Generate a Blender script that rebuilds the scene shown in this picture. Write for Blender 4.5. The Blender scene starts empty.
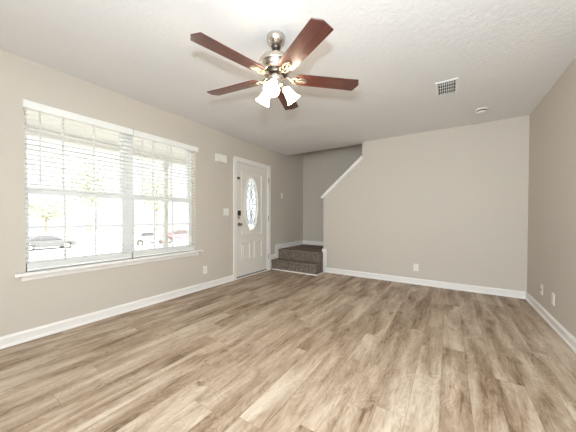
import bpy, bmesh, math, random
from mathutils import Vector, Matrix
random.seed(7)
S = bpy.context.scene
COL = S.collection
PI = math.pi
R = math.radians

# ------------------------------------------------------------------ camera
CAM_H = 1.0866
cam = bpy.data.cameras.new('camera')
cam.sensor_width = 36.0
cam.lens = 248.83 / 576 * 36.0
cam.shift_y = 3.93 / 576
cam.clip_start = 0.02
cam.clip_end = 300
co = bpy.data.objects.new('camera', cam)
COL.objects.link(co)
yaw, pitch, roll = R(32.8755), R(-0.7291), R(0.1966)
fw = Vector((-math.sin(yaw) * math.cos(pitch), math.cos(yaw) * math.cos(pitch), math.sin(pitch)))
r0 = Vector((math.cos(yaw), math.sin(yaw), 0))
u0 = r0.cross(fw)
rr = r0 * math.cos(roll) + u0 * math.sin(roll)
uu = -r0 * math.sin(roll) + u0 * math.cos(roll)
m = Matrix((rr, uu, -fw)).transposed().to_4x4()
m.translation = Vector((0, 0, CAM_H))
co.matrix_world = m
S.camera = co

# ------------------------------------------------------------------ world, lights, exposure
S.view_settings.view_transform = 'Standard'
S.view_settings.look = 'None'
S.view_settings.exposure = 0.13
S.view_settings.gamma = 1.0
S.view_settings.use_curve_mapping = False
S.cycles.use_denoising = True
S.cycles.max_bounces = 10
S.cycles.diffuse_bounces = 6
S.cycles.transparent_max_bounces = 12
S.cycles.sample_clamp_indirect = 8.0

w = bpy.data.worlds.new('overcast_sky')
S.world = w
w.use_nodes = True
bgn = w.node_tree.nodes['Background']
bgn.inputs['Color'].default_value = (0.93, 0.97, 1.0, 1)
bgn.inputs['Strength'].default_value = 1.35


def lamp(name, kind, loc, energy, color=(1, 1, 1), size=0.1, size_y=None, rot=(0, 0, 0), spread=None):
    d = bpy.data.lights.new(name, kind)
    d.energy = energy
    d.color = color
    if kind == 'AREA':
        d.size = size
        if size_y:
            d.shape = 'RECTANGLE'
            d.size_y = size_y
        if spread:
            d.spread = spread
    else:
        d.shadow_soft_size = size
    o = bpy.data.objects.new(name, d)
    o.location = loc
    o.rotation_euler = rot
    COL.objects.link(o)
    return o


# added fill behind the photographer in place of unseen windows, the flash above the camera, the upstairs hall
lamp('rear_fill', 'AREA', (0.1, -2.25, 1.5), 43, (0.84, 0.945, 1.0), 1.4, 1.8, (R(90), 0, 0), R(115))
lamp('photo_flash', 'POINT', (-0.03, 0.03, 1.40), 122, (0.81, 0.935, 1.02), 0.035)
lamp('upstairs_hall_light', 'AREA', (-0.6, 4.98, 4.6), 5.0, (1.0, 0.97, 0.88), 0.9, 0.7, (0, 0, 0))
sun = lamp('sun', 'SUN', (6, 2, 12), 28.0, (1.0, 0.98, 0.94), 0.02, None, (0, R(42), R(-12)))

# ------------------------------------------------------------------ materials
MATS = {}


def new_mat(name):
    m = bpy.data.materials.new(name)
    m.use_nodes = True
    MATS[name] = m
    nt = m.node_tree
    return m, nt, nt.nodes['Principled BSDF'], nt.nodes['Material Output']


def simple(name, col, rough=0.5, metal=0.0, spec=0.5, bump=None, emit=None, var=0.0, coat=0.0):
    m, nt, b, out = new_mat(name)
    b.inputs['Base Color'].default_value = (*col, 1)
    b.inputs['Roughness'].default_value = rough
    b.inputs['Metallic'].default_value = metal
    b.inputs['Specular IOR Level'].default_value = spec
    b.inputs['Coat Weight'].default_value = coat
    tc = nt.nodes.new('ShaderNodeTexCoord')
    if bump:
        sc, st, dist = bump
        n = nt.nodes.new('ShaderNodeTexNoise')
        n.inputs['Scale'].default_value = sc
        n.inputs['Detail'].default_value = 4
        nt.links.new(tc.outputs['Object'], n.inputs['Vector'])
        bp = nt.nodes.new('ShaderNodeBump')
        bp.inputs['Strength'].default_value = st
        bp.inputs['Distance'].default_value = dist
        nt.links.new(n.outputs['Fac'], bp.inputs['Height'])
        nt.links.new(bp.outputs['Normal'], b.inputs['Normal'])
    if var:
        n = nt.nodes.new('ShaderNodeTexNoise')
        n.inputs['Scale'].default_value = 30
        nt.links.new(tc.outputs['Object'], n.inputs['Vector'])
        mx = nt.nodes.new('ShaderNodeMix')
        mx.data_type = 'RGBA'
        mx.inputs[6].default_value = (*[c * (1 - var) for c in col], 1)
        mx.inputs[7].default_value = (*[min(1, c * (1 + var)) for c in col], 1)
        nt.links.new(n.outputs['Fac'], mx.inputs[0])
        nt.links.new(mx.outputs[2], b.inputs['Base Color'])
    if emit:
        b.inputs['Emission Color'].default_value = (*emit[0], 1)
        b.inputs['Emission Strength'].default_value = emit[1]
    return m


WALL = simple('wall_paint', (0.60, 0.549, 0.485), 0.85, spec=0.2, bump=(180, 0.08, 0.002))
TRIM = simple('white_trim_paint', (0.86, 0.83, 0.805), 0.4, spec=0.4)
DOORP = simple('door_paint', (0.80, 0.765, 0.71), 0.45, spec=0.4)
WHITE_PL = simple('white_plastic', (0.83, 0.81, 0.76), 0.4)
VINYL = simple('white_vinyl', (0.87, 0.87, 0.86), 0.4)
SLAT = simple('blind_slat', (0.85, 0.85, 0.83), 0.45)
CORD = simple('blind_cord', (0.78, 0.78, 0.75), 0.8)
NICKEL = simple('brushed_nickel', (0.64, 0.59, 0.53), 0.26, metal=1.0)
IRON = simple('dimmed_nickel', (0.42, 0.36, 0.27), 0.36, metal=1.0)  # nickel with its colour darkened to hold down glare from the lit shades
DKNICKEL = simple('dark_nickel', (0.12, 0.10, 0.09), 0.35, metal=1.0)
BLACK = simple('black_plastic', (0.015, 0.015, 0.017), 0.35)
SLOT = simple('dark_slot', (0.03, 0.028, 0.025), 0.8)
SCREWM = simple('screw_steel', (0.5, 0.48, 0.45), 0.35, metal=1.0)
DUCT = simple('dark_duct', (0.10, 0.095, 0.09), 0.9)
VENTW = simple('register_enamel', (0.84, 0.83, 0.81), 0.5)
SWEEP = simple('door_sweep_rubber', (0.10, 0.095, 0.085), 0.7)
SHADE = simple('frosted_glass', (0.95, 0.93, 0.88), 0.3, emit=((1.0, 0.82, 0.60), 22.0))
BULB = simple('glowing_bulb', (1, 0.95, 0.85), 0.3, emit=((1.0, 0.78, 0.52), 85.0))
CONCRETE = simple('concrete', (0.42, 0.41, 0.39), 0.9, bump=(30, 0.3, 0.01))
SIDING = simple('porch_white', (0.86, 0.86, 0.84), 0.6)
CARGREY = simple('car_paint_grey', (0.07, 0.073, 0.076), 0.3, coat=0.5)
CARRED = simple('car_paint_red', (0.50, 0.10, 0.12), 0.3, coat=0.5)
CARWHITE = simple('car_paint_white', (0.72, 0.73, 0.74), 0.3, coat=0.5)
TYRE = simple('tyre_rubber', (0.02, 0.02, 0.02), 0.8)
CARGLASS = simple('car_glass', (0.06, 0.065, 0.07), 0.08)
BARK = simple('bark', (0.30, 0.26, 0.22), 0.9, bump=(20, 0.6, 0.02))
ASPHALT = simple('asphalt', (0.42, 0.42, 0.41), 0.95, bump=(60, 0.3, 0.01))
GRASSM = simple('lawn_grass', (0.52, 0.51, 0.44), 0.95, var=0.35, bump=(40, 0.6, 0.03))


def ceiling_mat():
    m, nt, b, out = new_mat('knockdown_ceiling')
    b.inputs['Base Color'].default_value = (0.80, 0.792, 0.795, 1)
    b.inputs['Roughness'].default_value = 0.95
    b.inputs['Specular IOR Level'].default_value = 0.1
    tc = nt.nodes.new('ShaderNodeTexCoord')
    mp = nt.nodes.new('ShaderNodeMapping')
    nt.links.new(tc.outputs['Object'], mp.inputs['Vector'])
    n1 = nt.nodes.new('ShaderNodeTexNoise')
    n1.inputs['Scale'].default_value = 26
    n1.inputs['Detail'].default_value = 5
    n1.inputs['Roughness'].default_value = 0.65
    n1.inputs['Distortion'].default_value = 0.6
    nt.links.new(mp.outputs['Vector'], n1.inputs['Vector'])
    rp = nt.nodes.new('ShaderNodeValToRGB')
    rp.color_ramp.elements[0].position = 0.42
    rp.color_ramp.elements[1].position = 0.62
    nt.links.new(n1.outputs['Fac'], rp.inputs['Fac'])
    bp = nt.nodes.new('ShaderNodeBump')
    bp.inputs['Strength'].default_value = 0.2
    bp.inputs['Distance'].default_value = 0.005
    nt.links.new(rp.outputs['Color'], bp.inputs['Height'])
    nt.links.new(bp.outputs['Normal'], b.inputs['Normal'])
    return m


def floor_mat():
    m, nt, b, out = new_mat('oak_plank_floor')
    L = nt.links.new
    N = nt.nodes.new
    tc = N('ShaderNodeTexCoord')
    sep = N('ShaderNodeSeparateXYZ')
    L(tc.outputs['Object'], sep.inputs[0])

    def mth(op, a, bb=None, c=None):
        n = N('ShaderNodeMath')
        n.operation = op
        for i, v in enumerate((a, bb, c)):
            if v is None:
                continue
            if isinstance(v, (int, float)):
                n.inputs[i].default_value = v
            else:
                L(v, n.inputs[i])
        return n.outputs[0]
    PW, PL = 0.152, 1.22
    xs = mth('DIVIDE', mth('ADD', sep.outputs[0], 0.033 + 5 * PW), PW)
    row = mth('FLOOR', xs)
    fx = mth('FRACT', xs)
    wn = N('ShaderNodeTexWhiteNoise')
    wn.noise_dimensions = '1D'
    L(row, wn.inputs['W'])
    off = wn.outputs['Value']
    ys = mth('ADD', mth('DIVIDE', sep.outputs[1], PL), mth('MULTIPLY', off, 7.3))
    pl = mth('FLOOR', ys)
    fy = mth('FRACT', ys)
    cmb = N('ShaderNodeCombineXYZ')
    L(row, cmb.inputs[0])
    L(pl, cmb.inputs[1])
    wn2 = N('ShaderNodeTexWhiteNoise')
    wn2.noise_dimensions = '2D'
    L(cmb.outputs[0], wn2.inputs['Vector'])
    rnd = wn2.outputs['Value']
    # grain coordinates: stretched along the plank, shifted for every plank
    gx = mth('MULTIPLY', sep.outputs[0], 1.0)
    gc = N('ShaderNodeCombineXYZ')
    L(mth('ADD', gx, mth('MULTIPLY', rnd, 31.7)), gc.inputs[0])
    L(mth('MULTIPLY', sep.outputs[1], 0.17), gc.inputs[1])
    L(mth('MULTIPLY', rnd, 17.0), gc.inputs[2])

    def noise(scale, detail, rough, dist=0.0, vec=None):
        n = N('ShaderNodeTexNoise')
        n.inputs['Scale'].default_value = scale
        n.inputs['Detail'].default_value = detail
        n.inputs['Roughness'].default_value = rough
        n.inputs['Distortion'].default_value = dist
        L(vec or gc.outputs[0], n.inputs['Vector'])
        return n.outputs['Fac']
    broad = noise(9, 3, 0.5, 0.4)
    fine = noise(70, 5, 0.65, 0.2)
    gc2 = N('ShaderNodeCombineXYZ')
    L(mth('ADD', gx, mth('MULTIPLY', rnd, 11.3)), gc2.inputs[0])
    L(mth('MULTIPLY', sep.outputs[1], 0.36), gc2.inputs[1])
    L(mth('MULTIPLY', rnd, 23.0), gc2.inputs[2])
    swirl = noise(7, 2, 0.5, 1.2, gc2.outputs[0])
    rings = mth('ABSOLUTE', mth('SINE', mth('MULTIPLY', swirl, 46.0)))
    kn = noise(11, 2, 0.55, 0.8, gc2.outputs[0])
    knot = N('ShaderNodeMapRange')
    knot.inputs[1].default_value = 0.66
    knot.inputs[2].default_value = 0.82
    L(kn, knot.inputs[0])
    ramp = N('ShaderNodeValToRGB')
    e = ramp.color_ramp.elements
    e[0].position = 0.22
    e[0].color = (0.165, 0.100, 0.058, 1)
    e[1].position = 0.80
    e[1].color = (0.615, 0.510, 0.402, 1)
    x = e.new(0.42)
    x.color = (0.335, 0.238, 0.160, 1)
    x = e.new(0.60)
    x.color = (0.465, 0.360, 0.265, 1)
    tone = mth('ADD', mth('MULTIPLY', broad, 1.15), mth('MULTIPLY', mth('SUBTRACT', rnd, 0.5), 0.15))
    tone = mth('ADD', tone, mth('MULTIPLY', mth('SUBTRACT', fine, 0.5), 0.42))
    tone = mth('ADD', tone, mth('MULTIPLY', mth('MULTIPLY', mth('SUBTRACT', rings, 0.62), mth('ADD', kn, -0.1)), 0.26))
    tone = mth('ADD', tone, -0.07)
    tone = mth('SUBTRACT', tone, mth('MULTIPLY', knot.outputs[0], 0.40))
    gc3 = N('ShaderNodeCombineXYZ')
    L(mth('ADD', gx, mth('MULTIPLY', rnd, 5.9)), gc3.inputs[0])
    L(mth('MULTIPLY', sep.outputs[1], 0.10), gc3.inputs[1])
    L(mth('MULTIPLY', rnd, 9.0), gc3.inputs[2])
    streak = N('ShaderNodeMapRange')
    streak.inputs[1].default_value = 0.56
    streak.inputs[2].default_value = 0.72
    L(noise(26, 3, 0.6, 0.5, gc3.outputs[0]), streak.inputs[0])
    tone = mth('SUBTRACT', tone, mth('MULTIPLY', streak.outputs[0], 0.17))
    tone = mth('ADD', tone, 0.025)
    L(tone, ramp.inputs['Fac'])
    # seams
    sx = mth('MINIMUM', fx, mth('SUBTRACT', 1.0, fx))
    sy = mth('MULTIPLY', mth('MINIMUM', fy, mth('SUBTRACT', 1.0, fy)), PL / PW)
    sm = mth('MINIMUM', sx, sy)
    seam = N('ShaderNodeMapRange')
    seam.inputs[1].default_value = 0.004
    seam.inputs[2].default_value = 0.013
    seam.inputs[3].default_value = 0.5
    L(sm, seam.inputs[0])
    mx = N('ShaderNodeMix')
    mx.data_type = 'RGBA'
    mx.inputs[6].default_value = (0.17, 0.115, 0.075, 1)
    L(seam.outputs[0], mx.inputs[0])
    L(ramp.outputs['Color'], mx.inputs[7])
    L(mx.outputs[2], b.inputs['Base Color'])
    b.inputs['Roughness'].default_value = 0.48
    b.inputs['Specular IOR Level'].default_value = 0.35
    bp = N('ShaderNodeBump')
    bp.inputs['Strength'].default_value = 0.2
    bp.inputs['Distance'].default_value = 0.002
    L(mth('ADD', mth('MULTIPLY', fine, 0.3), seam.outputs[0]), bp.inputs['Height'])
    L(bp.outputs['Normal'], b.inputs['Normal'])
    return m


def carpet_mat():
    m, nt, b, out = new_mat('speckled_carpet')
    tc = nt.nodes.new('ShaderNodeTexCoord')
    n = nt.nodes.new('ShaderNodeTexNoise')
    n.inputs['Scale'].default_value = 60
    n.inputs['Detail'].default_value = 4
    n.inputs['Roughness'].default_value = 0.75
    nt.links.new(tc.outputs['Object'], n.inputs['Vector'])
    rp = nt.nodes.new('ShaderNodeValToRGB')
    rp.color_ramp.elements[0].position = 0.36
    rp.color_ramp.elements[0].color = (0.050, 0.039, 0.031, 1)
    rp.color_ramp.elements[1].position = 0.66
    rp.color_ramp.elements[1].color = (0.38, 0.312, 0.255, 1)
    nt.links.new(n.outputs['Fac'], rp.inputs['Fac'])
    nt.links.new(rp.outputs['Color'], b.inputs['Base Color'])
    b.inputs['Roughness'].default_value = 1.0
    b.inputs['Specular IOR Level'].default_value = 0.05
    bp = nt.nodes.new('ShaderNodeBump')
    bp.inputs['Strength'].default_value = 0.9
    bp.inputs['Distance'].default_value = 0.01
    nt.links.new(n.outputs['Fac'], bp.inputs['Height'])
    nt.links.new(bp.outputs['Normal'], b.inputs['Normal'])
    return m


def blade_mat():
    m, nt, b, out = new_mat('mahogany_blade')
    tc = nt.nodes.new('ShaderNodeTexCoord')
    mp = nt.nodes.new('ShaderNodeMapping')
    mp.inputs['Scale'].default_value = (2.0, 38.0, 4.0)
    nt.links.new(tc.outputs['Object'], mp.inputs['Vector'])
    n = nt.nodes.new('ShaderNodeTexNoise')
    n.inputs['Scale'].default_value = 1.6
    n.inputs['Detail'].default_value = 5
    n.inputs['Roughness'].default_value = 0.6
    n.inputs['Distortion'].default_value = 0.4
    nt.links.new(mp.outputs['Vector'], n.inputs['Vector'])
    rp = nt.nodes.new('ShaderNodeValToRGB')
    rp.color_ramp.elements[0].position = 0.32
    rp.color_ramp.elements[0].color = (0.056, 0.016, 0.013, 1)
    rp.color_ramp.elements[1].position = 0.70
    rp.color_ramp.elements[1].color = (0.175, 0.058, 0.042, 1)
    nt.links.new(n.outputs['Fac'], rp.inputs['Fac'])
    nt.links.new(rp.outputs['Color'], b.inputs['Base Color'])
    b.inputs['Roughness'].default_value = 0.32
    b.inputs['Coat Weight'].default_value = 0.25
    return m


def glass_mat(name='window_glass', tint=(1, 1, 1), refl=0.06, pattern=False):
    m = bpy.data.materials.new(name)
    m.use_nodes = True
    nt = m.node_tree
    nt.nodes.clear()
    out = nt.nodes.new('ShaderNodeOutputMaterial')
    mix = nt.nodes.new('ShaderNodeMixShader')
    tr = nt.nodes.new('ShaderNodeBsdfTransparent')
    tr.inputs['Color'].default_value = (*tint, 1)
    gl = nt.nodes.new('ShaderNodeBsdfGlossy')
    gl.inputs['Roughness'].default_value = 0.03
    mix.inputs['Fac'].default_value = refl
    nt.links.new(tr.outputs[0], mix.inputs[1])
    nt.links.new(gl.outputs[0], mix.inputs[2])
    last = mix.outputs[0]
    if pattern:   # frosted, rippled door light
        mix2 = nt.nodes.new('ShaderNodeMixShader')
        tl = nt.nodes.new('ShaderNodeBsdfTranslucent')
        tl.inputs['Color'].default_value = (0.95, 0.97, 1, 1)
        tc = nt.nodes.new('ShaderNodeTexCoord')
        n = nt.nodes.new('ShaderNodeTexNoise')
        n.inputs['Scale'].default_value = 45
        nt.links.new(tc.outputs['Object'], n.inputs['Vector'])
        mr = nt.nodes.new('ShaderNodeMapRange')
        mr.inputs[1].default_value = 0.35
        mr.inputs[2].default_value = 0.65
        mr.inputs[3].default_value = 0.05
        mr.inputs[4].default_value = 0.45
        nt.links.new(n.outputs['Fac'], mr.inputs[0])
        nt.links.new(mr.outputs[0], mix2.inputs['Fac'])
        nt.links.new(last, mix2.inputs[1])
        nt.links.new(tl.outputs[0], mix2.inputs[2])
        last = mix2.outputs[0]
    nt.links.new(last, out.inputs['Surface'])
    return m


def leaf_mat(name, c1, c2):
    m, nt, b, out = new_mat(name)
    tc = nt.nodes.new('ShaderNodeTexCoord')
    n = nt.nodes.new('ShaderNodeTexNoise')
    n.inputs['Scale'].default_value = 6
    nt.links.new(tc.outputs['Object'], n.inputs['Vector'])
    rp = nt.nodes.new('ShaderNodeValToRGB')
    rp.color_ramp.elements[0].position = 0.35
    rp.color_ramp.elements[0].color = (*c1, 1)
    rp.color_ramp.elements[1].position = 0.65
    rp.color_ramp.elements[1].color = (*c2, 1)
    nt.links.new(n.outputs['Fac'], rp.inputs['Fac'])
    nt.links.new(rp.outputs['Color'], b.inputs['Base Color'])
    b.inputs['Roughness'].default_value = 0.8
    return m


CEIL = ceiling_mat()
FLOOR = floor_mat()
CARPET = carpet_mat()
BLADE = blade_mat()
GLASS = glass_mat()
DOORGLASS = glass_mat('textured_door_glass', (0.97, 0.99, 1.0), 0.08, True)
LEAF = leaf_mat('leaves', (0.20, 0.23, 0.14), (0.34, 0.38, 0.26))


# ------------------------------------------------------------------ mesh helpers
class MB:
    """collects shapes for ONE mesh object"""

    def __init__(self):
        self.v, self.f, self.sm = [], [], []

    def add(self, vs, fs, smooth=False):
        b = len(self.v)
        self.v += [tuple(p) for p in vs]
        self.f += [tuple(i + b for i in q) for q in fs]
        self.sm += [smooth] * len(fs)
        return self

    def box(self, x0, x1, y0, y1, z0, z1, M=None):
        vs = [Vector((x, y, z)) for x in (x0, x1) for y in (y0, y1) for z in (z0, z1)]
        if M:
            vs = [M @ p for p in vs]
        return self.add(vs, [(0, 1, 3, 2), (4, 6, 7, 5), (0, 4, 5, 1), (2, 3, 7, 6), (0, 2, 6, 4), (1, 5, 7, 3)])

    def cbox(self, x0, x1, y0, y1, z0, z1, c, M=None):
        """box with chamfered edges"""
        bm = bmesh.new()
        bmesh.ops.create_cube(bm, size=1)
        for p in bm.verts:
            p.co = Vector(((x0 + x1) / 2 + p.co.x * (x1 - x0), (y0 + y1) / 2 + p.co.y * (y1 - y0), (z0 + z1) / 2 + p.co.z * (z1 - z0)))
        bmesh.ops.bevel(bm, geom=bm.edges[:], offset=c, segments=2, profile=0.6, affect='EDGES')
        bm.verts.index_update()
        vs = [M @ p.co if M else p.co.copy() for p in bm.verts]
        fs = [[q.index for q in f.verts] for f in bm.faces]
        bm.free()
        return self.add(vs, fs)

    def prism(self, poly, h0, h1, M=None, smooth=False):
        """2D polygon in local xy, extruded along local z"""
        n = len(poly)
        vs = [Vector((x, y, h0)) for x, y in poly] + [Vector((x, y, h1)) for x, y in poly]
        if M:
            vs = [M @ p for p in vs]
        fs = [tuple(range(n - 1, -1, -1)), tuple(range(n, 2 * n))]
        self.add(vs, fs)
        b = len(self.v) - 2 * n
        for i in range(n):
            j = (i + 1) % n
            self.f.append((b + i, b + j, b + n + j, b + n + i))
            self.sm.append(smooth)
        return self

    def lathe(self, prof, n=32, M=None, cap=True):
        vs, fs = [], []
        for r_, z in prof:
            for k in range(n):
                a = 2 * PI * k / n
                vs.append(Vector((r_ * math.cos(a), r_ * math.sin(a), z)))
        for i in range(len(prof) - 1):
            for k in range(n):
                k2 = (k + 1) % n
                fs.append((i * n + k, i * n + k2, (i + 1) * n + k2, (i + 1) * n + k))
        if M:
            vs = [M @ p for p in vs]
        self.add(vs, fs, True)
        if cap:
            b = len(self.v) - len(vs)
            self.f.append(tuple(b + k for k in range(n - 1, -1, -1)))
            self.sm.append(False)
            self.f.append(tuple(b + (len(prof) - 1) * n + k for k in range(n)))
            self.sm.append(False)
        return self

    def tube(self, path, rad, n=10, closed=False):
        path = [Vector(p) for p in path]
        m_ = len(path)
        vs, fs = [], []
        up = Vector((0, 0, 1))
        for i, p in enumerate(path):
            a = path[(i - 1) % m_] if (closed or i > 0) else p
            c = path[(i + 1) % m_] if (closed or i < m_ - 1) else p
            t = (c - a).normalized()
            ref = up if abs(t.dot(up)) < 0.95 else Vector((1, 0, 0))
            s = t.cross(ref).normalized()
            q = s.cross(t)
            rd = rad[i] if isinstance(rad, (list, tuple)) else rad
            for k in range(n):
                an = 2 * PI * k / n
                vs.append(p + s * rd * math.cos(an) + q * rd * math.sin(an))
        for i in range(m_ if closed else m_ - 1):
            j = (i + 1) % m_
            for k in range(n):
                k2 = (k + 1) % n
                fs.append((i * n + k, i * n + k2, j * n + k2, j * n + k))
        self.add(vs, fs, True)
        if not closed:
            b = len(self.v) - len(vs)
            self.f.append(tuple(b + k for k in range(n - 1, -1, -1)))
            self.f.append(tuple(b + (m_ - 1) * n + k for k in range(n)))
            self.sm += [False, False]
        return self

    def sweep(self, prof, path, z0=0.0):
        """profile (d, z) swept along a floor polyline; d is measured to the LEFT of travel, mitred corners"""
        pts = [Vector((p[0], p[1])) for p in path]
        n = len(pts)
        offs = []
        for i in range(n):
            d1 = (pts[i] - pts[i - 1]).normalized() if i > 0 else None
            d2 = (pts[i + 1] - pts[i]).normalized() if i < n - 1 else None
            if d1 is None:
                nrm = Vector((-d2.y, d2.x))
            elif d2 is None:
                nrm = Vector((-d1.y, d1.x))
            else:
                n1 = Vector((-d1.y, d1.x))
                n2 = Vector((-d2.y, d2.x))
                nrm = (n1 + n2) / (1 + n1.dot(n2))
            offs.append(nrm)
        k = len(prof)
        vs = [(pts[i].x + offs[i].x * d, pts[i].y + offs[i].y * d, z0 + z) for i in range(n) for d, z in prof]
        fs = []
        for i in range(n - 1):
            for a in range(k):
                b = (a + 1) % k
                fs.append((i * k + a, i * k + b, (i + 1) * k + b, (i + 1) * k + a))
        fs.append(tuple(range(k)))
        fs.append(tuple((n - 1) * k + a for a in range(k - 1, -1, -1)))
        return self.add(vs, fs)

    def build(self, name, mat, parent=None, bevel=0.0, loc=None):
        me = bpy.data.meshes.new(name)
        vs = self.v
        if loc is not None:
            vs = [(a[0] - loc[0], a[1] - loc[1], a[2] - loc[2]) for a in vs]
        me.from_pydata(vs, [], self.f)
        for p, s in zip(me.polygons, self.sm):
            p.use_smooth = s
        bm = bmesh.new()
        bm.from_mesh(me)
        bmesh.ops.recalc_face_normals(bm, faces=bm.faces[:])
        bm.to_mesh(me)
        bm.free()
        me.materials.append(mat)
        o = bpy.data.objects.new(name, me)
        COL.objects.link(o)
        if loc is not None:
            o.location = loc
        if parent is not None:
            o.parent = parent
        if bevel:
            md = o.modifiers.new('edge', 'BEVEL')
            md.width = bevel
            md.segments = 2
            md.limit_method = 'ANGLE'
        return o


def tag(o, label=None, cat=None, group=None, kind=None):
    if label:
        o['label'] = label
    if cat:
        o['category'] = cat
    if group:
        o['group'] = group
    if kind:
        o['kind'] = kind
    return o


def thing(name, loc, label, cat, group=None, rotz=0.0):
    o = bpy.data.objects.new(name, None)
    o.empty_display_size = 0.1
    o.location = loc
    o.rotation_euler = (0, 0, rotz)
    COL.objects.link(o)
    return tag(o, label, cat, group)


def struct(name, mb, mat, **k):
    return tag(mb.build(name, mat, **k), kind='structure')


def struct_root(name, loc):
    o = bpy.data.objects.new(name, None)
    o.empty_display_size = 0.1
    o.location = loc
    COL.objects.link(o)
    return tag(o, kind='structure')


# ------------------------------------------------------------------ dimensions
XL, XR, YB, YF, H = -3.069, 0.883, 4.504, -2.4, 2.44
WT = 0.14                       # outer wall thickness
YS = 5.445                      # far wall of the stairwell
XW = -2.078                     # free end of the wall beside the stairs
HS = 4.9                        # stairwell height
LAND = 0.40
# openings in the left wall
WY0, WY1, WZ0, WZ1 = 0.572, 2.292, 0.60, 2.086
DY0, DY1, DZ1 = 3.100, 4.000, 2.050

# ------------------------------------------------------------------ the room
struct('floor', MB().box(XL - WT, XR + 0.12, YF - 0.12, YS + 0.12, -0.12, 0.0), FLOOR)

wl = MB()
x0, x1 = XL - WT, XL
for y0, y1, z0, z1 in ((YF - 0.12, WY0, 0, H), (WY0, WY1, 0, WZ0), (WY0, WY1, WZ1, H), (WY1, DY0, 0, H),
                       (DY0, DY1, DZ1, H), (DY1, YS + 0.12, 0, H), (YB, YS + 0.12, H, HS)):
    wl.box(x0, x1, y0, y1, z0, z1)
struct('wall_left', wl, WALL)
struct('wall_right', MB().box(XR, XR + 0.12, YF - 0.12, YB, 0, H), WALL)
struct('wall_front', MB().box(XL, XR, YF - 0.12, YF, 0, H), WALL)
# back wall with the sloping top beside the stairs
SX0, SZ0, SX1, SZ1 = -2.10, 1.475, -1.325, 2.155
wb = MB()
poly = [(XW, 0), (XR + 0.12, 0), (XR + 0.12, H), (SX1, H), (SX1, SZ1), (XW, SZ0 + (XW - SX0) * (SZ1 - SZ0) / (SX1 - SX0))]
Mxz = Matrix(((1, 0, 0, 0), (0, 0, -1, YB + 0.115), (0, 1, 0, 0), (0, 0, 0, 1)))   # local (x,y,z) -> world (x, -z, y)
wb.prism(poly, 0, 0.115, Mxz)
struct('wall_back', wb, WALL)
struct('wall_stairwell', MB().box(XL, 1.0, YS, YS + 0.12, 0, HS), WALL)
up = MB().box(XL, 1.0, YB, YB + 0.115, H + 0.25, HS).box(0.88, 1.0, YB + 0.115, YS, 0, HS)
struct('wall_upstairs', up, WALL)
struct('ceiling', MB().box(XL, XR, YF, YB + 0.115, H, H + 0.25), CEIL)
struct('ceiling_stairwell', MB().box(XL - WT, 1.0, YB, YS + 0.12, HS, HS + 0.1), CEIL)

# baseboards
BBP = [(0, 0), (0.019, 0), (0.019, 0.010), (0.015, 0.019), (0.010, 0.024), (0.013, 0.066), (0.015, 0.071), (0.014, 0.082),
       (0.008, 0.090), (0.006, 0.095), (0, 0.097)]


def bboard(name, path, z0=0.0):
    return struct(name, MB().sweep(BBP, path, z0), TRIM)


bboard('baseboard_left', [(XL, DY0 - 0.062), (XL, YF)])
bboard('baseboard_front', [(XL, YF), (XR, YF)])
bboard('baseboard_right', [(XR, YF), (XR, YB)])
bboard('baseboard_back', [(XR, YB), (XW + 0.070, YB)])
# stepped baseboard up the stairs on the left wall, then round the landing
sb = MB()
sb.sweep(BBP, [(XL, 4.262), (XL, DY1 + 0.064)], 0.203)
sb.box(XL, XL + 0.013, 4.262, 4.352, 0.203, LAND + 0.004)
sb.box(XL, XL + 0.016, 4.258, 4.272, 0.300, LAND + 0.09)
sb.sweep(BBP, [(XL, YS), (XL, 4.262)], LAND)
struct('baseboard_stairs', sb, TRIM)
bboard('baseboard_landing', [(-1.7, YS), (XL, YS)], LAND)

# white boards on the free end of the back wall
t1 = MB().box(XW, XW + 0.070, YB - 0.016, YB, 0, LAND)
t1.cbox(XW - 0.022, XW + 0.074, YB - 0.022, YB - 0.0005, LAND - 0.006, LAND + 0.058, 0.005)
struct('trim_1', t1, TRIM)
# sloping cap on the wall
ang = math.atan2(SZ1 - SZ0, SX1 - SX0)
ln = math.hypot(SX1 - SX0, SZ1 - SZ0)
Mc = Matrix.Translation((SX0, 0, SZ0)) @ Matrix.Rotation(-ang, 4, 'Y')
t2 = MB()
t2.cbox(-0.030, ln + 0.012, YB - 0.028, YB + 0.143, 0.002, 0.030, 0.006, Mc)
t2.box(-0.015, ln, YB - 0.014, YB - 0.0005, -0.022, 0.002, Mc)
struct('trim_2', t2, TRIM)

# ------------------------------------------------------------------ carpeted stairs
st = thing('carpeted_staircase', (XL + 0.5, 4.2, 0), 'brown speckled carpet stairs climbing from the wood floor beside the white front door', 'stairs')
st_loc = st.location.copy()


def child(mb, name, mat, parent, **k):
    o = mb.build(name, mat, **k)
    o.parent = parent
    o.matrix_parent_inverse = Matrix.Translation(parent.location).inverted()
    return o


def step_prism(y0, y1, x0, x1, z0, z1):
    """step seen from the side: riser with a rolled carpet nosing"""
    n = 0.022
    prof = [(y0 + n, z0), (y1, z0), (y1, z1)]
    for k in range(7):
        a = PI / 2 + PI * k / 6
        prof.append((y0 + n * 0.9 + n * 0.9 * math.cos(a), z1 - n + n * math.sin(a)))
    Myz = Matrix(((0, 0, 1, 0), (1, 0, 0, 0), (0, 1, 0, 0), (0, 0, 0, 1)))
    return MB().prism(prof, x0, x1, Myz)


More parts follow.
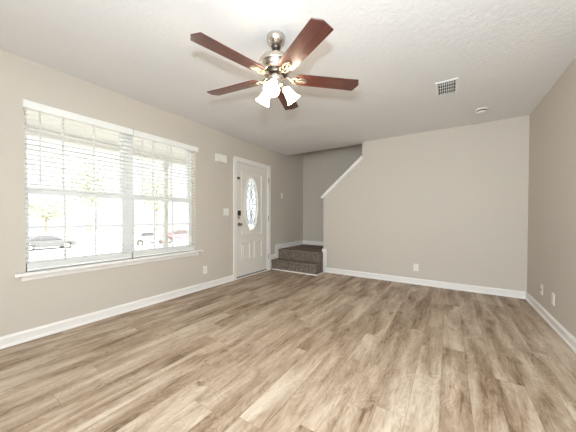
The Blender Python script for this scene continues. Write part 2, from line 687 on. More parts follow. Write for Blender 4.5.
S1X = -2.042
child(step_prism(4.118, 4.372, XL + 0.001, S1X, 0.0, 0.205), 'step', CARPET, st)
child(step_prism(4.350, YS - 0.001, XL + 0.001, XW - 0.001, 0.205, LAND), 'step', CARPET, st)
for i in range(9):
    xa = XW + 0.02 + 0.25 * i
    child(MB().box(xa, 0.87, YB + 0.118, YS - 0.002, LAND + 0.19 * i + (0.0 if i else -0.39), LAND + 0.19 * (i + 1)), 'step', CARPET, st)
mo = MB().box(XL + 0.02, S1X + 0.014, 4.120, 4.139, 0, 0.019).box(S1X, S1X + 0.014, 4.139, YB - 0.018, 0, 0.019)
tag(child(mo, 'floor_molding', TRIM, st), 'white molding strip at the foot of the stairs')

# ------------------------------------------------------------------ windows
XG = XL - 0.125                      # glass plane


def window(name, y0, y1):
    wr = struct_root(name, (XL - 0.07, (y0 + y1) / 2, WZ0))
    z0, z1, zm = WZ0, WZ1, 1.321
    fr = MB()
    a, b = XL - 0.158, XL - 0.088
    for q in ((y0, y0 + 0.014, z0, z1), (y1 - 0.014, y1, z0, z1), (y0 + 0.014, y1 - 0.014, z0, z0 + 0.016), (y0 + 0.014, y1 - 0.014, z1 - 0.014, z1)):
        fr.box(a, b, *q)
    child(fr, 'window_frame', VINYL, wr)
    for nm, za, zb, xc in (('lower_sash', z0 + 0.016, zm + 0.027, XG + 0.016), ('upper_sash', zm - 0.020, z1 - 0.014, XG - 0.018)):
        s = MB()
        ya, yb = y0 + 0.014, y1 - 0.014
        rl = 0.058 if nm == 'lower_sash' else 0.044
        h = 0.016
        s.box(xc - h, xc + h, ya, ya + 0.025, za, zb)
        s.box(xc - h, xc + h, yb - 0.025, yb, za, zb)
        s.box(xc - h + 0.0004, xc + h - 0.0004, ya + 0.025, yb - 0.025, za, za + rl)
        s.box(xc - h + 0.0004, xc + h - 0.0004, ya + 0.025, yb - 0.025, zb - (0.056 if rl > 0.05 else 0.028), zb)
        so = child(s, nm, VINYL, wr)
        mt = MB()
        gy0, gy1, gz0, gz1 = ya + 0.025, yb - 0.025, za + rl, zb - (0.056 if rl > 0.05 else 0.028)
        for k in (1, 2):
            yy = gy0 + (gy1 - gy0) * k / 3
            mt.box(xc - 0.006, xc + 0.006, yy - 0.008, yy + 0.008, gz0, gz1)
        zz = (gz0 + gz1) / 2
        mt.box(xc - 0.0054, xc + 0.0054, gy0, gy1, zz - 0.008, zz + 0.008)
        mo_ = mt.build('muntin_grille', VINYL)
        mo_.parent = so
        g = MB().box(xc - 0.0022, xc + 0.0022, gy0 - 0.004, gy1 + 0.004, gz0 - 0.004, gz1 + 0.004)
        go = g.build('glass_pane', GLASS)
        go.parent = so
    return wr


YM0, YM1 = 1.414, 1.466
window('window_1', WY0, YM0)
window('window_2', YM1, WY1)
struct('trim_3', MB().box(XL - 0.158, XL - 0.080, YM0, YM1, WZ0, WZ1), VINYL)          # mullion
sl = MB()
sl.cbox(XL - 0.088, XL + 0.072, 0.497, 2.372, WZ0 - 0.026, WZ0, 0.004)
sl.box(XL, XL + 0.018, 0.545, 2.330, WZ0 - 0.072, WZ0 - 0.026)
struct('trim_4', sl, TRIM)                                                           # sill and apron


def blind(y0, y1, vy0, vy1, wand_y, label):
    bl = thing('window_blind', (XL, (y0 + y1) / 2, WZ0), label, 'blind', 'white slatted blinds on the window')
    xc = XL - 0.028
    v = MB()
    v.cbox(XL + 0.038, XL + 0.052, vy0, vy1, 2.004, 2.072, 0.004)
    v.box(XL + 0.001, XL + 0.038, vy0, vy0 + 0.012, 2.006, 2.070)
    v.box(XL + 0.001, XL + 0.038, vy1 - 0.012, vy1, 2.006, 2.070)
    child(v, 'valance', SLAT, bl)
    if vy0 < 1.0:
        child(MB().cbox(XL + 0.050, XL + 0.056, vy1 - 0.008, vy1 + 0.003, 2.058, 2.076, 0.002), 'valance_clip', SCREWM, bl)
    child(MB().box(XL - 0.058, XL + 0.002, y0 + 0.004, y1 - 0.004, 2.045, 2.084), 'headrail', SLAT, bl)
    s = MB()
    z = 2.020
    Mt = Matrix.Rotation(R(-1.5), 4, 'Y')
    zs = []
    while z > WZ0 + 0.085:
        zs.append(z)
        z -= 0.0435
    zs += [WZ0 + 0.0295 + 0.0047 * k for k in range(9)]
    for z in zs:
        s.box(-0.025, 0.025, y0 + 0.006, y1 - 0.006, -0.0018, 0.0018, Matrix.Translation((xc, 0, z)) @ (Mt if z > WZ0 + 0.085 else Matrix()))
    child(s, 'slats', SLAT, bl)
    child(MB().cbox(xc - 0.026, xc + 0.026, y0 + 0.006, y1 - 0.006, WZ0 + 0.004, WZ0 + 0.026, 0.004), 'bottom_rail', SLAT, bl)
    n = 3
    for k in range(n):
        yy = y0 + 0.10 + (y1 - y0 - 0.20) * k / (n - 1)
        c = MB()
        for xx in (xc - 0.0265, xc + 0.0265):
            c.tube([(xx, yy, WZ0 + 0.02), (xx, yy, 2.06)], 0.0011, 5)
        child(c, 'ladder_cord', CORD, bl)
    child(MB().tube([(XL + 0.012, wand_y, 2.05), (XL + 0.013, wand_y, 1.40)], 0.0042, 8).lathe(
        [(0.002, 1.372), (0.0062, 1.378), (0.0062, 1.398), (0.004, 1.404)], 8, Matrix.Translation((XL + 0.013, wand_y, 0))),
        'tilt_wand', SLAT, bl)
    return bl


blind(WY0 + 0.004, 1.437, 0.558, 1.4275, 0.668, 'white slatted blind of the window half farther from the front door')
blind(1.443, WY1 - 0.004, 1.4325, 2.300, 1.548, 'white slatted blind of the window half nearer the front door')

# ------------------------------------------------------------------ front door
dr = struct_root('door_1', (XL, (DY0 + DY1) / 2, 0))
cs = MB()
CW = 0.062
for q in ((DY0 - CW, DY0 + 0.006, 0, DZ1 + CW), (DY1 - 0.006, DY1 + CW, 0, DZ1 + CW), (DY0 + 0.006, DY1 - 0.006, DZ1 - 0.006, DZ1 + CW)):
    cs.box(XL + 0.0002, XL + 0.017, q[0] + 0.0006, q[1] - 0.0006, q[2], q[3] - 0.0006)
cs.box(XL, XL + 0.022, DY0 - CW, DY0 - CW + 0.014, 0, DZ1 + CW)
cs.box(XL, XL + 0.022, DY1 + CW - 0.014, DY1 + CW, 0, DZ1 + CW)
cs.box(XL, XL + 0.022, DY0 - CW, DY1 + CW, DZ1 + CW - 0.014, DZ1 + CW)
child(cs, 'door_casing', TRIM, dr)
jb = MB()
jb.box(XL - WT, XL, DY0, DY0 + 0.018, 0, DZ1).box(XL - WT, XL, DY1 - 0.018, DY1, 0, DZ1).box(XL - WT, XL, DY0, DY1, DZ1 - 0.018, DZ1)
child(jb, 'door_jamb', DOORP, dr)
# slab with an oval hole
XF = XL - 0.012
sy0, sy1, sz0, sz1 = DY0 + 0.022, DY1 - 0.021, 0.030, DZ1 - 0.026
OC = (3.523, 1.318)
OA, OB = 0.172, 0.488
NS = 64
slab = MB()
ring, rim = [], []
for k in range(NS):
    a = 2 * PI * k / NS
    c, s_ = math.cos(a), math.sin(a)
    ring.append((OC[0] + OA * c, OC[1] + OB * s_))
    t = min(((sy1 - OC[0]) / c) if c > 1e-6 else ((sy0 - OC[0]) / c) if c < -1e-6 else 1e9,
            ((sz1 - OC[1]) / s_) if s_ > 1e-6 else ((sz0 - OC[1]) / s_) if s_ < -1e-6 else 1e9)
    rim.append([OC[0] + t * c, OC[1] + t * s_])
for cy, cz in ((sy0, sz0), (sy0, sz1), (sy1, sz0), (sy1, sz1)):
    k = min(range(NS), key=lambda i: (rim[i][0] - cy) ** 2 + (rim[i][1] - cz) ** 2)
    rim[k] = [cy, cz]
for xa in (XF, XF - 0.044):
    slab.add([(xa, *p) for p in ring] + [(xa, *p) for p in rim], [(k, (k + 1) % NS, NS + (k + 1) % NS, NS + k) for k in range(NS)])
slab.f += [(k, (k + 1) % NS, 2 * NS + (k + 1) % NS, 2 * NS + k) for k in range(NS)]
slab.f += [(NS + k, NS + (k + 1) % NS, 3 * NS + (k + 1) % NS, 3 * NS + k) for k in range(NS)]
slab.sm += [False] * (2 * NS)


def frame_mould(mb, y0, y1, z0, z1, wd=0.024, h=0.013):
    """raised rectangular moulding with a rounded section"""
    prof = [(0, 0), (wd * 0.2, h), (wd * 0.55, h * 0.85), (wd, 0)]
    vs, fs = [], []
    for d, hh in prof:
        vs += [(XF + hh, y0 + d, z0 + d), (XF + hh, y1 - d, z0 + d), (XF + hh, y1 - d, z1 - d), (XF + hh, y0 + d, z1 - d)]
    for i in range(3):
        for k in range(4):
            k2 = (k + 1) % 4
            fs.append((i * 4 + k, i * 4 + k2, (i + 1) * 4 + k2, (i + 1) * 4 + k))
    mb.add(vs, fs)


slab_o = child(slab, 'door_slab', DOORP, dr)
pm = MB()
frame_mould(pm, 3.245, 3.815, 0.752, 1.880)
for py0, py1 in ((3.245, 3.478), (3.582, 3.815)):
    frame_mould(pm, py0, py1, 0.300, 0.625)
    pm.prism([(py0 + 0.055, 0.355), (py1 - 0.055, 0.355), (py1 - 0.055, 0.570), (py0 + 0.055, 0.570)], 0, 0.005,
             Matrix(((0, 0, 1, XF), (1, 0, 0, 0), (0, 1, 0, 0), (0, 0, 0, 1))))
child(pm, 'panel_molding', DOORP, dr)
og = MB()
prof = [(1.0, 0.0), (1.0, 0.010), (1.06, 0.016), (1.13, 0.012), (1.17, 0.0)]
vs, fs = [], []
for q, hh in prof:
    da = (q - 1) * 0.17
    for k in range(NS):
        a = 2 * PI * k / NS
        vs.append((XF + hh, OC[0] + (OA - 0.004 + da) * math.cos(a), OC[1] + (OB - 0.004 + da) * math.sin(a)))
for i in range(len(prof) - 1):
    for k in range(NS):
        k2 = (k + 1) % NS
        fs.append((i * NS + k, i * NS + k2, (i + 1) * NS + k2, (i + 1) * NS + k))
og.add(vs, fs, True)
child(og, 'oval_glass_frame', DOORP, dr)
gp = MB()
gp.prism([(OC[0] + (OA - 0.001) * math.cos(2 * PI * k / NS), OC[1] + (OB - 0.001) * math.sin(2 * PI * k / NS)) for k in range(NS)], -0.008, -0.003,
         Matrix(((0, 0, 1, XF - 0.010), (1, 0, 0, 0), (0, 1, 0, 0), (0, 0, 0, 1))))
gpo = child(gp, 'oval_glass', DOORGLASS, dr)
cm = MB()
XC = XF - 0.013


def yz(pts):
    return [(XC, OC[0] + p, OC[1] + q) for p, q in pts]


def ell(cy, cz, a, b, n=20):
    return [(cy + a * math.cos(2 * PI * k / n), cz + b * math.sin(2 * PI * k / n)) for k in range(n)]


cm.tube(yz(ell(0, 0, 0.138, 0.42, 40)), 0.004, 6, True)
cm.tube(yz(ell(0, 0, 0.045, 0.115)), 0.0042, 6, True)
for sgn in (1, -1):
    cm.tube(yz([(0, sgn * 0.115), (0, sgn * 0.480)]), 0.004, 6)
    cm.tube(yz([(sgn * 0.045, 0), (sgn * 0.168, 0)]), 0.0042, 6)
    cm.tube(yz(ell(0, sgn * 0.175, 0.022, 0.060)), 0.0046, 6, True)
    cm.tube(yz(ell(0, sgn * 0.300, 0.030, 0.065)), 0.0046, 6, True)
    for s2 in (1, -1):
        cm.tube(yz([(s2 * 0.022, sgn * 0.175), (s2 * 0.07, sgn * 0.21), (s2 * 0.09, sgn * 0.29), (s2 * 0.06, sgn * 0.35), (s2 * 0.03, sgn * 0.30)]), 0.004, 6)
        cm.tube(yz([(s2 * 0.04, sgn * 0.06), (s2 * 0.09, sgn * 0.11), (s2 * 0.138, sgn * 0.17)]), 0.004, 6)
cmo = cm.build('leaded_scrollwork', simple('lead_came', (0.20, 0.20, 0.20), 0.5, metal=0.6))
cmo.parent = gpo
# keypad deadbolt and knob
RY = Matrix.Rotation(R(90), 4, 'Y')
kp = MB().cbox(XF, XF + 0.026, 3.152, 3.214, 1.105, 1.192, 0.008)
kpo = child(kp, 'keypad_deadbolt', BLACK, dr)
tp = MB().lathe([(0.031, 0), (0.031, 0.008), (0.025, 0.014), (0.014, 0.016)], 24, Matrix.Translation((XF, 3.183, 1.072)) @ RY)
tp.cbox(XF + 0.014, XF + 0.030, 3.178, 3.188, 1.054, 1.090, 0.003)
child(tp, 'thumb_turn', NICKEL, dr)
kb = MB().lathe([(0.033, 0), (0.033, 0.006), (0.018, 0.012), (0.012, 0.020), (0.012, 0.036), (0.022, 0.042), (0.027, 0.054),
                 (0.025, 0.064), (0.014, 0.070), (0.001, 0.071)], 24, Matrix.Translation((XF, 3.186, 0.950)) @ RY)
child(kb, 'door_knob', simple('satin_bronze', (0.28, 0.23, 0.18), 0.3, metal=1.0), dr)
# security latch at the top of the door
sg = MB().cbox(XF, XF + 0.016, 3.142, 3.196, 1.738, 1.774, 0.004)
child(sg, 'security_latch', simple('latch_bronze', (0.11, 0.09, 0.075), 0.4, metal=0.8), dr)
child(MB().box(XL + 0.0175, XL + 0.023, 3.078, 3.094, 1.700, 1.800), 'latch_keeper', TRIM, dr)
for hz in (1.810, 1.055, 0.285):
    hg = MB().lathe([(0.0065, -0.048), (0.0065, 0.048)], 12, Matrix.Translation((XL + 0.0235, DY1 - 0.010, hz)))
    hg.lathe([(0.004, 0.048), (0.0065, 0.051), (0.002, 0.057)], 12, Matrix.Translation((XL + 0.0235, DY1 - 0.010, hz)))
    child(hg, 'hinge', simple('hinge_nickel', (0.30, 0.27, 0.23), 0.35, metal=1.0), dr)
child(MB().box(XF - 0.044, XF + 0.004, sy0, sy1, 0.016, 0.034), 'door_sweep', SWEEP, dr)
child(MB().box(XL - WT, XL + 0.020, DY0, DY1, 0.0, 0.015), 'threshold', TRIM, dr)


# ------------------------------------------------------------------ wall plates
def wall_plate(name, pos, facing, w_, h_, kind, label, cat, group=None):
    """plate on a wall; facing is the wall normal angle about z"""
    t = thing(name, pos, label, cat, group, facing)
    p = MB().cbox(0.0, 0.006, -w_ / 2, w_ / 2, -h_ / 2, h_ / 2, 0.003)
    po = p.build('cover_plate', WHITE_PL, t)
    if kind == 'outlet':
        for zz in (0.0195, -0.0195):
            e = MB().cbox(0.005, 0.0085, -0.0165, 0.0165, zz - 0.0145, zz + 0.0145, 0.003).build('receptacle', WHITE_PL, t)
            s = MB().box(0.0083, 0.0089, -0.0085, -0.006, zz - 0.003, zz + 0.007).box(0.0083, 0.0089, 0.006, 0.0085, zz - 0.003, zz + 0.006)
            s.lathe([(0.0025, 0.0083), (0.0025, 0.0089)], 10, Matrix.Translation((0, 0, zz - 0.008)) @ RY)
            s.build('slot', SLOT, e)
        MB().lathe([(0.003, 0.006), (0.0025, 0.0075)], 10, RY).build('screw', SCREWM, t)
    elif kind == 'switch':
        n = 2 if w_ > 0.1 else 1
        for k in range(n):
            yy = (k - (n - 1) / 2) * 0.046
            MB().box(0.005, 0.0075, yy - 0.0055, yy + 0.0055, -0.013, 0.013).build('toggle_bezel', WHITE_PL, t)
            MB().cbox(0.004, 0.018, yy - 0.004, yy + 0.004, -0.002, 0.012, 0.0015).build('toggle', WHITE_PL, t)
            for zz in (0.03, -0.03):
                MB().lathe([(0.003, 0.006), (0.0025, 0.0072)], 10, Matrix.Translation((0, yy, zz)) @ RY).build('screw', WHITE_PL, t)
    elif kind == 'jack':
        MB().lathe([(0.0075, 0.006), (0.0075, 0.009), (0.0048, 0.0095), (0.0048, 0.017), (0.001, 0.0172)], 12, RY).build('coaxial_jack', DKNICKEL, t)
        for zz in (0.042, -0.042):
            MB().lathe([(0.003, 0.006), (0.0025, 0.0072)], 10, Matrix.Translation((0, 0, zz)) @ RY).build('screw', WHITE_PL, t)
    return t


wall_plate('power_outlet', (XL, 2.456, 0.285), 0, 0.072, 0.116, 'outlet', 'white wall outlet low on the wall between the window and the front door', 'outlet')
wall_plate('light_switch', (XL, 2.878, 1.163), 0, 0.116, 0.116, 'switch', 'white double light switch beside the knob side of the front door', 'switch')
wall_plate('light_switch', (XL, 4.500, 1.545), 0, 0.072, 0.116, 'switch', 'white single light switch on the wall above the carpeted stairs', 'switch')
wall_plate('power_outlet', (-0.439, YB, 0.274), R(-90), 0.072, 0.116, 'outlet', 'white wall outlet low on the back wall facing the camera', 'outlet')
wall_plate('cable_outlet', (XR, 3.872, 0.283), R(180), 0.072, 0.116, 'jack', 'white cable jack plate with dark centre on the side wall, nearer the back corner', 'outlet')
wall_plate('power_outlet', (XR, 3.507, 0.277), R(180), 0.072, 0.120, 'outlet', 'white wall outlet on the side wall, farther from the back corner', 'outlet')

# door chime
ch = thing('door_chime', (XL, 2.752, 2.010), 'white box-shaped door chime mounted high on the wall beside the front door', 'door chime')
MB().cbox(0.0, 0.048, -0.098, 0.098, -0.058, 0.058, 0.006).build('cover', WHITE_PL, ch)
MB().box(0.0, 0.010, -0.102, 0.102, -0.061, 0.061).build('base_plate', WHITE_PL, ch)

# ------------------------------------------------------------------ ceiling register and smoke detector
vx0, vx1, vy0, vy1 = -0.130, 0.066, 2.925, 3.265
vt = thing('ceiling_vent', ((vx0 + vx1) / 2, (vy0 + vy1) / 2, H), 'white louvred air register set in the textured ceiling beyond the fan', 'air vent')
fr = MB()
b_ = 0.024
for q in ((vx0, vx0 + b_, vy0, vy1), (vx1 - b_, vx1, vy0, vy1), (vx0 + b_, vx1 - b_, vy0, vy0 + b_), (vx0 + b_, vx1 - b_, vy1 - b_, vy1)):
    fr.cbox(*q, H - 0.010, H - 0.0005, 0.003)
child(fr, 'frame', VENTW, vt)
child(MB().box(vx0 + b_, vx1 - b_, vy0 + b_, vy1 - b_, H - 0.0020, H - 0.0006), 'duct_opening', DUCT, vt)
lv = MB()
nl = 4
for k in range(nl):
    yy = vy0 + b_ + (vy1 - vy0 - 2 * b_) * (k + 0.5) / nl
    Ml = Matrix.Translation((0, yy, H - 0.009)) @ Matrix.Rotation(R(28), 4, 'X')
    lv.box(vx0 + b_, vx1 - b_, -0.026, 0.026, -0.0012, 0.0012, Ml)
child(lv, 'louvre_blades', VENTW, vt)
br = MB()
for k in range(1, 8):
    xx = vx0 + b_ + (vx1 - vx0 - 2 * b_) * k / 8
    br.box(xx - 0.003, xx + 0.003, vy0 + b_, vy1 - b_, H - 0.013, H - 0.004)
child(br, 'cross_bars', VENTW, vt)

sm = thing('smoke_detector', (0.336, 3.953, H), 'small round white smoke detector on the ceiling near the back wall', 'smoke detector')
MB().lathe([(0.070, 0.0), (0.070, -0.012), (0.066, -0.014)], 36).build('base', WHITE_PL, sm)
MB().lathe([(0.050, -0.012), (0.050, -0.030)], 36).build('sensor_slot', SLOT, sm)
MB().lathe([(0.054, -0.027), (0.058, -0.029), (0.052, -0.037), (0.033, -0.043), (0.001, -0.044)], 36).build('cover', WHITE_PL, sm)

# ------------------------------------------------------------------ ceiling fan
FC = Vector((-1.1065, 1.5368, H))
fan = thing('ceiling_fan', FC, 'five-blade ceiling fan with dark mahogany blades, nickel motor and three lit glass shades', 'ceiling fan')
TX, TY = -0.0416, 0.0534            # the fan hangs very slightly out of level
ZB = 2.136 - H


def hang(o):
    """let the hanging part lean with the fan"""
    for v in o.data.vertices:
        v.co.z += TX * v.co.x + TY * v.co.y
    return o


MB().lathe([(0.068, 0.0), (0.070, -0.005), (0.069, -0.026), (0.064, -0.034), (0.063, -0.040), (0.052, -0.052), (0.040, -0.060), (0.034, -0.066)], 36).build('canopy', NICKEL, fan)
MB().lathe([(0.024, -0.058), (0.034, -0.064), (0.036, -0.078), (0.030, -0.094), (0.020, -0.100)], 28).build('hanger_ball', DKNICKEL, fan)
MB().lathe([(0.0125, -0.06), (0.0125, -0.16)], 20).build('downrod', NICKEL, fan)
mh = MB().lathe([(0.020, -0.128), (0.024, -0.140), (0.048, -0.146), (0.085, -0.156), (0.112, -0.172), (0.127, -0.194), (0.131, -0.212),
                 (0.131, -0.220), (0.127, -0.224), (0.120, -0.232), (0.116, -0.246), (0.104, -0.260), (0.088, -0.268)], 48).build('motor_housing', NICKEL, fan)
fl = hang(MB().lathe([(0.084, -0.262), (0.086, -0.270), (0.086, -0.284), (0.078, -0.290)], 40).build('flywheel', DKNICKEL, fan))
sh = hang(MB().lathe([(0.034, -0.286), (0.058, -0.292), (0.062, -0.300), (0.060, -0.326), (0.056, -0.332), (0.056, -0.346), (0.060, -0.350),
                      (0.052, -0.366), (0.030, -0.376), (0.012, -0.380), (0.008, -0.392), (0.001, -0.394)], 36).build('switch_housing', NICKEL, fan))
dth = (0.0439, -0.0243, 0.0281, -0.0412, -0.0065)
PITCH = -0.155
for k in range(5):
    th = -1.7883 + k * R(72) + dth[k]
    rad_dir = Vector((math.cos(th), math.sin(th), 0))
    tilt = TX * rad_dir.x + TY * rad_dir.y
    tdir = Vector((-math.sin(th), math.cos(th), 0))
    tilt_t = TX * tdir.x + TY * tdir.y
    # frame of the blade: radial axis, chord axis, normal
    ax = Vector((rad_dir.x, rad_dir.y, tilt)).normalized()
    ch_ = (tdir * math.cos(PITCH) + Vector((0, 0, math.sin(PITCH) + tilt_t * math.cos(PITCH)))).normalized()
    ch_ = (ch_ - ax * ch_.dot(ax)).normalized()
    nz = ax.cross(ch_)
    MBl = Matrix((ax, ch_, nz)).transposed().to_4x4()
    MBl.translation = Vector((0, 0, ZB))
    w0, w1, r0_, r1_ = 0.063, 0.069, 0.150, 0.663
    out = [(r0_, -w0 * 0.55), (r0_ + 0.016, -w0 * 0.9), (r0_ + 0.04, -w0), (r1_ - 0.029, -w1), (r1_, -0.010), (r1_ - 0.020, w1),
           (r0_ + 0.04, w0), (r0_ + 0.016, w0 * 0.9), (r0_, w0 * 0.55)]
    bo = MB().prism(out, -0.0035, 0.0035).build('blade', BLADE, fan, bevel=0.0015)
    bo.matrix_local = MBl
    # blade iron: neck from the flywheel, oval ring plate under the blade root
    ir = MB()
    ir.tube([(0.070, 0, 0.012), (0.095, 0, 0.004), (0.120, 0, -0.010), (0.150, 0, -0.012)], [0.012, 0.010, 0.009, 0.008], 10)
    n = 28
    oc, oa, ob = 0.197, 0.050, 0.030
    vs, fs = [], []
    for (sc, zz) in ((1.0, -0.0045), (1.0, -0.010), (0.86, -0.0135), (0.62, -0.010), (0.62, -0.0045)):
        for j in range(n):
            a = 2 * PI * j / n
            vs.append((oc + (oa - (1 - sc) * 0.036) * math.cos(a), (ob - (1 - sc) * 0.034) * math.sin(a), zz))
    for i in range(5):
        i2 = (i + 1) % 5
        for j in range(n):
            j2 = (j + 1) % n
            fs.append((i * n + j, i * n + j2, i2 * n + j2, i2 * n + j))
    ir.add(vs, fs, True)
    ir.tube([(oc - 0.044, 0, -0.009), (oc - 0.01, 0.004, -0.009), (oc + 0.015, -0.004, -0.009), (oc + 0.044, 0, -0.009)], 0.0055, 8)
    for s_ in (1, -1):
        ir.tube([(0.110, 0, -0.006), (0.128, s_ * 0.022, -0.009), (0.150, s_ * 0.030, -0.009), (0.172, s_ * 0.026, -0.009)], [0.006, 0.006, 0.0055, 0.005], 8)
    io = ir.build('blade_iron', IRON, fan)
    io.matrix_local = MBl
    for q in (0.165, 0.229):
        so = MB().lathe([(0.006, -0.0135), (0.005, -0.0155), (0.001, -0.0165)], 12, Matrix.Translation((q, 0, 0))).build('screw', SCREWM)
        so.parent = io

shade_prof = [(0.021, 0.0), (0.026, 0.004), (0.029, 0.016), (0.032, 0.034), (0.036, 0.056), (0.042, 0.078), (0.050, 0.098), (0.058, 0.112)]
for k, az in enumerate((-66, 52, 172)):
    a = R(az)
    d = Vector((math.cos(a), math.sin(a), 0))
    tl = R(40)
    axis = (d * math.sin(tl) + Vector((0, 0, -math.cos(tl)))).normalized()
    base = Vector((0, 0, -0.352)) + d * 0.052
    neck = base + d * 0.012 + Vector((0, 0, -0.006))
    # arm and socket
    am = MB().tube([Vector((0, 0, -0.345)) + d * 0.040, base + Vector((0, 0, 0.006)), neck + axis * 0.006], [0.010, 0.010, 0.011], 12)
    q = axis.to_track_quat('Z', 'Y').to_matrix().to_4x4()
    q.translation = neck
    am.lathe([(0.012, -0.002), (0.020, 0.002), (0.024, 0.010), (0.024, 0.022), (0.022, 0.024)], 24, q)
    arm = hang(am.build('lamp_arm', NICKEL, fan))
    ms = q.copy()
    ms.translation = neck + axis * 0.018
    inner = [(r_ - 0.003, z) for r_, z in reversed(shade_prof)]
    shp = MB().lathe(shade_prof + inner, 32, ms, cap=False)
    sho = hang(shp.build('lamp_shade', SHADE, fan))
    bb = MB().lathe([(0.010, 0.0), (0.013, 0.012), (0.022, 0.034), (0.025, 0.050), (0.021, 0.066), (0.010, 0.076), (0.001, 0.078)], 20, ms)
    bbo = hang(bb.build('bulb', BULB))
    bbo.parent = sho

# ------------------------------------------------------------------ outside the window
ZP = -0.16                                     # porch floor
struct('porch_floor', MB().box(-5.6, XL - WT, -3.0, 8.0, ZP - 0.2, ZP), CONCRETE)
prf = MB().box(-5.75, XL - WT, -3.0, 8.0, 2.46, 2.58).box(-5.6, -5.42, -3.0, 8.0, 2.33, 2.46)
struct('porch_roof', prf, SIDING)
ground = MB()
gx = [-5.6, -12, -20, -30, -40, -70]
gz = [-0.34, -0.75, -1.35, -2.2, -2.45, -1.8]
vs, fs = [], []
for x_, z_ in zip(gx, gz):
    vs += [(x_, -40, z_), (x_, 70, z_)]
for i in range(len(gx) - 1):
    fs.append((2 * i, 2 * i + 1, 2 * i + 3, 2 * i + 2))
ground.add(vs, fs)
struct('ground_lawn', ground, GRASSM)
struct('road', MB().add([(-31, -40, -2.215), (-31, 70, -2.215), (-39, 70, -2.40), (-39, -40, -2.40)], [(0, 1, 2, 3)]), ASPHALT)


def porch_post(x_, y_, label):
    t = thing('porch_post', (x_, y_, ZP), label, 'post', 'porch posts')
    MB().cbox(-0.045, 0.045, -0.045, 0.045, 0.0, 2.49, 0.008).build('shaft', SIDING, t)
    MB().cbox(-0.065, 0.065, -0.065, 0.065, 0.0, 0.14, 0.01).build('base_block', SIDING, t)
    MB().cbox(-0.065, 0.065, -0.065, 0.065, 2.39, 2.49, 0.01).build('capital', SIDING, t)


porch_post(-5.50, 3.29, 'white square porch post outside, seen through the blind nearer the front door')


def car(loc, rz, paint, label, long=4.4):
    """long axis local x, wheels on local z = 0"""
    t = thing('car', loc, label, 'car', 'cars parked outside', rz)
    s = long / 4.4
    body = [(-2.2, 0.34), (-2.2, 0.72), (-2.05, 0.88), (-1.2, 0.95), (0.9, 0.94), (1.9, 0.80), (2.18, 0.62), (2.2, 0.34)]
    body = [(x_ * s, z_) for x_, z_ in body]
    # cut the wheel arches into the lower edge
    low = []
    for cx in (1.38, -1.38):
        for k in range(9):
            a = PI * k / 8
            low.append(((cx + 0.40 * math.cos(a)) * s, 0.34 + 0.36 * math.sin(a)))
    Mxz_ = Matrix(((1, 0, 0, 0), (0, 0, -1, 0), (0, 1, 0, 0), (0, 0, 0, 1)))
    MB().prism(body + low, -0.86, 0.86, Mxz_).build('body', paint, t, bevel=0.05)
    roof = [(-1.65, 0.94), (-1.15, 1.40), (-0.9, 1.46), (0.15, 1.46), (0.42, 1.40), (1.15, 0.94)]
    MB().prism([(x_ * s, z_) for x_, z_ in roof], -0.70, 0.70, Mxz_).build('cabin', paint, t, bevel=0.06)
    gl = [(-1.40, 0.98), (-1.08, 1.34), (0.28, 1.34), (0.86, 0.98)]
    for y_ in (-0.715, 0.715):
        MB().prism([(x_ * s, z_) for x_, z_ in gl], y_ - 0.012, y_ + 0.012, Mxz_).build('side_window', CARGLASS, t)
    for cx in (1.38, -1.38):
        for y_ in (-0.78, 0.78):
            Mw = Matrix.Translation((cx * s, y_, 0.32)) @ Matrix.Rotation(R(90), 4, 'X')
            wo = MB().lathe([(0.20, -0.10), (0.30, -0.11), (0.32, -0.08), (0.32, 0.08), (0.30, 0.11), (0.20, 0.10)], 24, Mw).build('wheel', TYRE, t)
            h_ = MB().lathe([(0.19, -0.115), (0.19, 0.115)], 18, Mw).build('hubcap', SCREWM)
            h_.parent = wo
    return t


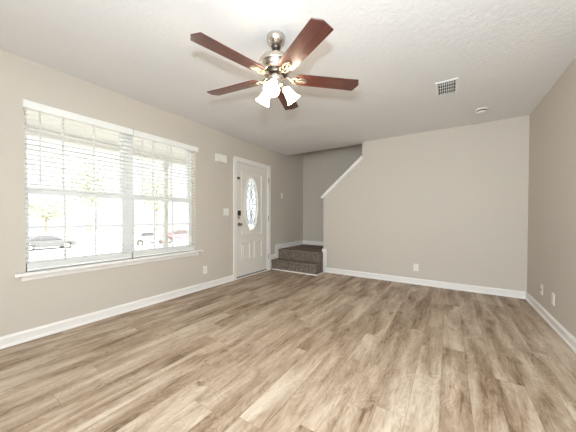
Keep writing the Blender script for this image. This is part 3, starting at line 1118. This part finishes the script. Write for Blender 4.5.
car((-34.2, 7.9, -2.29), R(90), CARGREY, 'grey car on the street, seen through the window half farther from the front door')
car((-24.0, 16.3, -1.69), R(55), CARRED, 'red car parked outside, seen through the window beside the porch post', 4.2)
car((-27.5, 14.3, -1.985), R(97), CARWHITE, 'white car parked outside between the red car and the window mullion', 4.0)


def tree(loc, h_, rad, label, nblob=14, trunk=0.16, seed=1):
    rnd = random.Random(seed)
    t = thing('leafy_tree', loc, label, 'tree', 'trees across the yard')
    tk = MB().tube([(0, 0, -0.2), (0.03, 0.02, h_ * 0.35), (-0.04, 0.03, h_ * 0.62), (0, 0, h_ * 0.85)], [trunk, trunk * 0.75, trunk * 0.5, trunk * 0.2], 10)
    for k in range(5):
        a = 2 * PI * k / 5 + rnd.random()
        tk.tube([(0, 0, h_ * (0.35 + 0.06 * k)), (rad * 0.55 * math.cos(a), rad * 0.55 * math.sin(a), h_ * (0.52 + 0.07 * k))], [trunk * 0.4, trunk * 0.12], 7)
    tk.build('trunk', BARK, t)
    cr = MB()
    for k in range(nblob * 60):
        # leaf sprays scattered through the crown volume
        while True:
            p = Vector((rnd.uniform(-1, 1), rnd.uniform(-1, 1), rnd.uniform(-1, 1)))
            if 0.25 < p.length < 1.0:
                break
        p = Vector((p.x * rad, p.y * rad, h_ * 0.66 + p.z * h_ * 0.34))
        s = rnd.uniform(0.10, 0.22) * rad * 0.42
        q = Matrix.Rotation(rnd.uniform(0, 6.28), 3, 'Z') @ Matrix.Rotation(rnd.uniform(0, 3.14), 3, 'X')
        leaf = [q @ Vector(v_) * s + p for v_ in ((-1, 0, 0), (-0.2, 0.5, 0.12), (1, 0, 0), (-0.2, -0.5, 0.12))]
        cr.add(leaf, [(0, 1, 2, 3)])
    cr.build('crown', LEAF, t)
    return t


tree((-20.5, 12.95, -1.39), 2.75, 0.62, 'small green tree standing beyond the porch post, close to the red car', 10, 0.05, 3)
tree((-54.2, 30.5, -2.2), 13.0, 3.6, 'tall tree beyond the street, seen high in the window half nearer the front door', 20, 0.3, 5)
tree((-60.6, 20.4, -2.0), 14.0, 3.4, 'tall tree beyond the street, seen high in the window half farther from the front door', 20, 0.3, 8)
tree((-62.5, 14.3, -2.0), 6.4, 3.6, 'low spreading tree beyond the street, standing behind the grey car', 16, 0.22, 11)
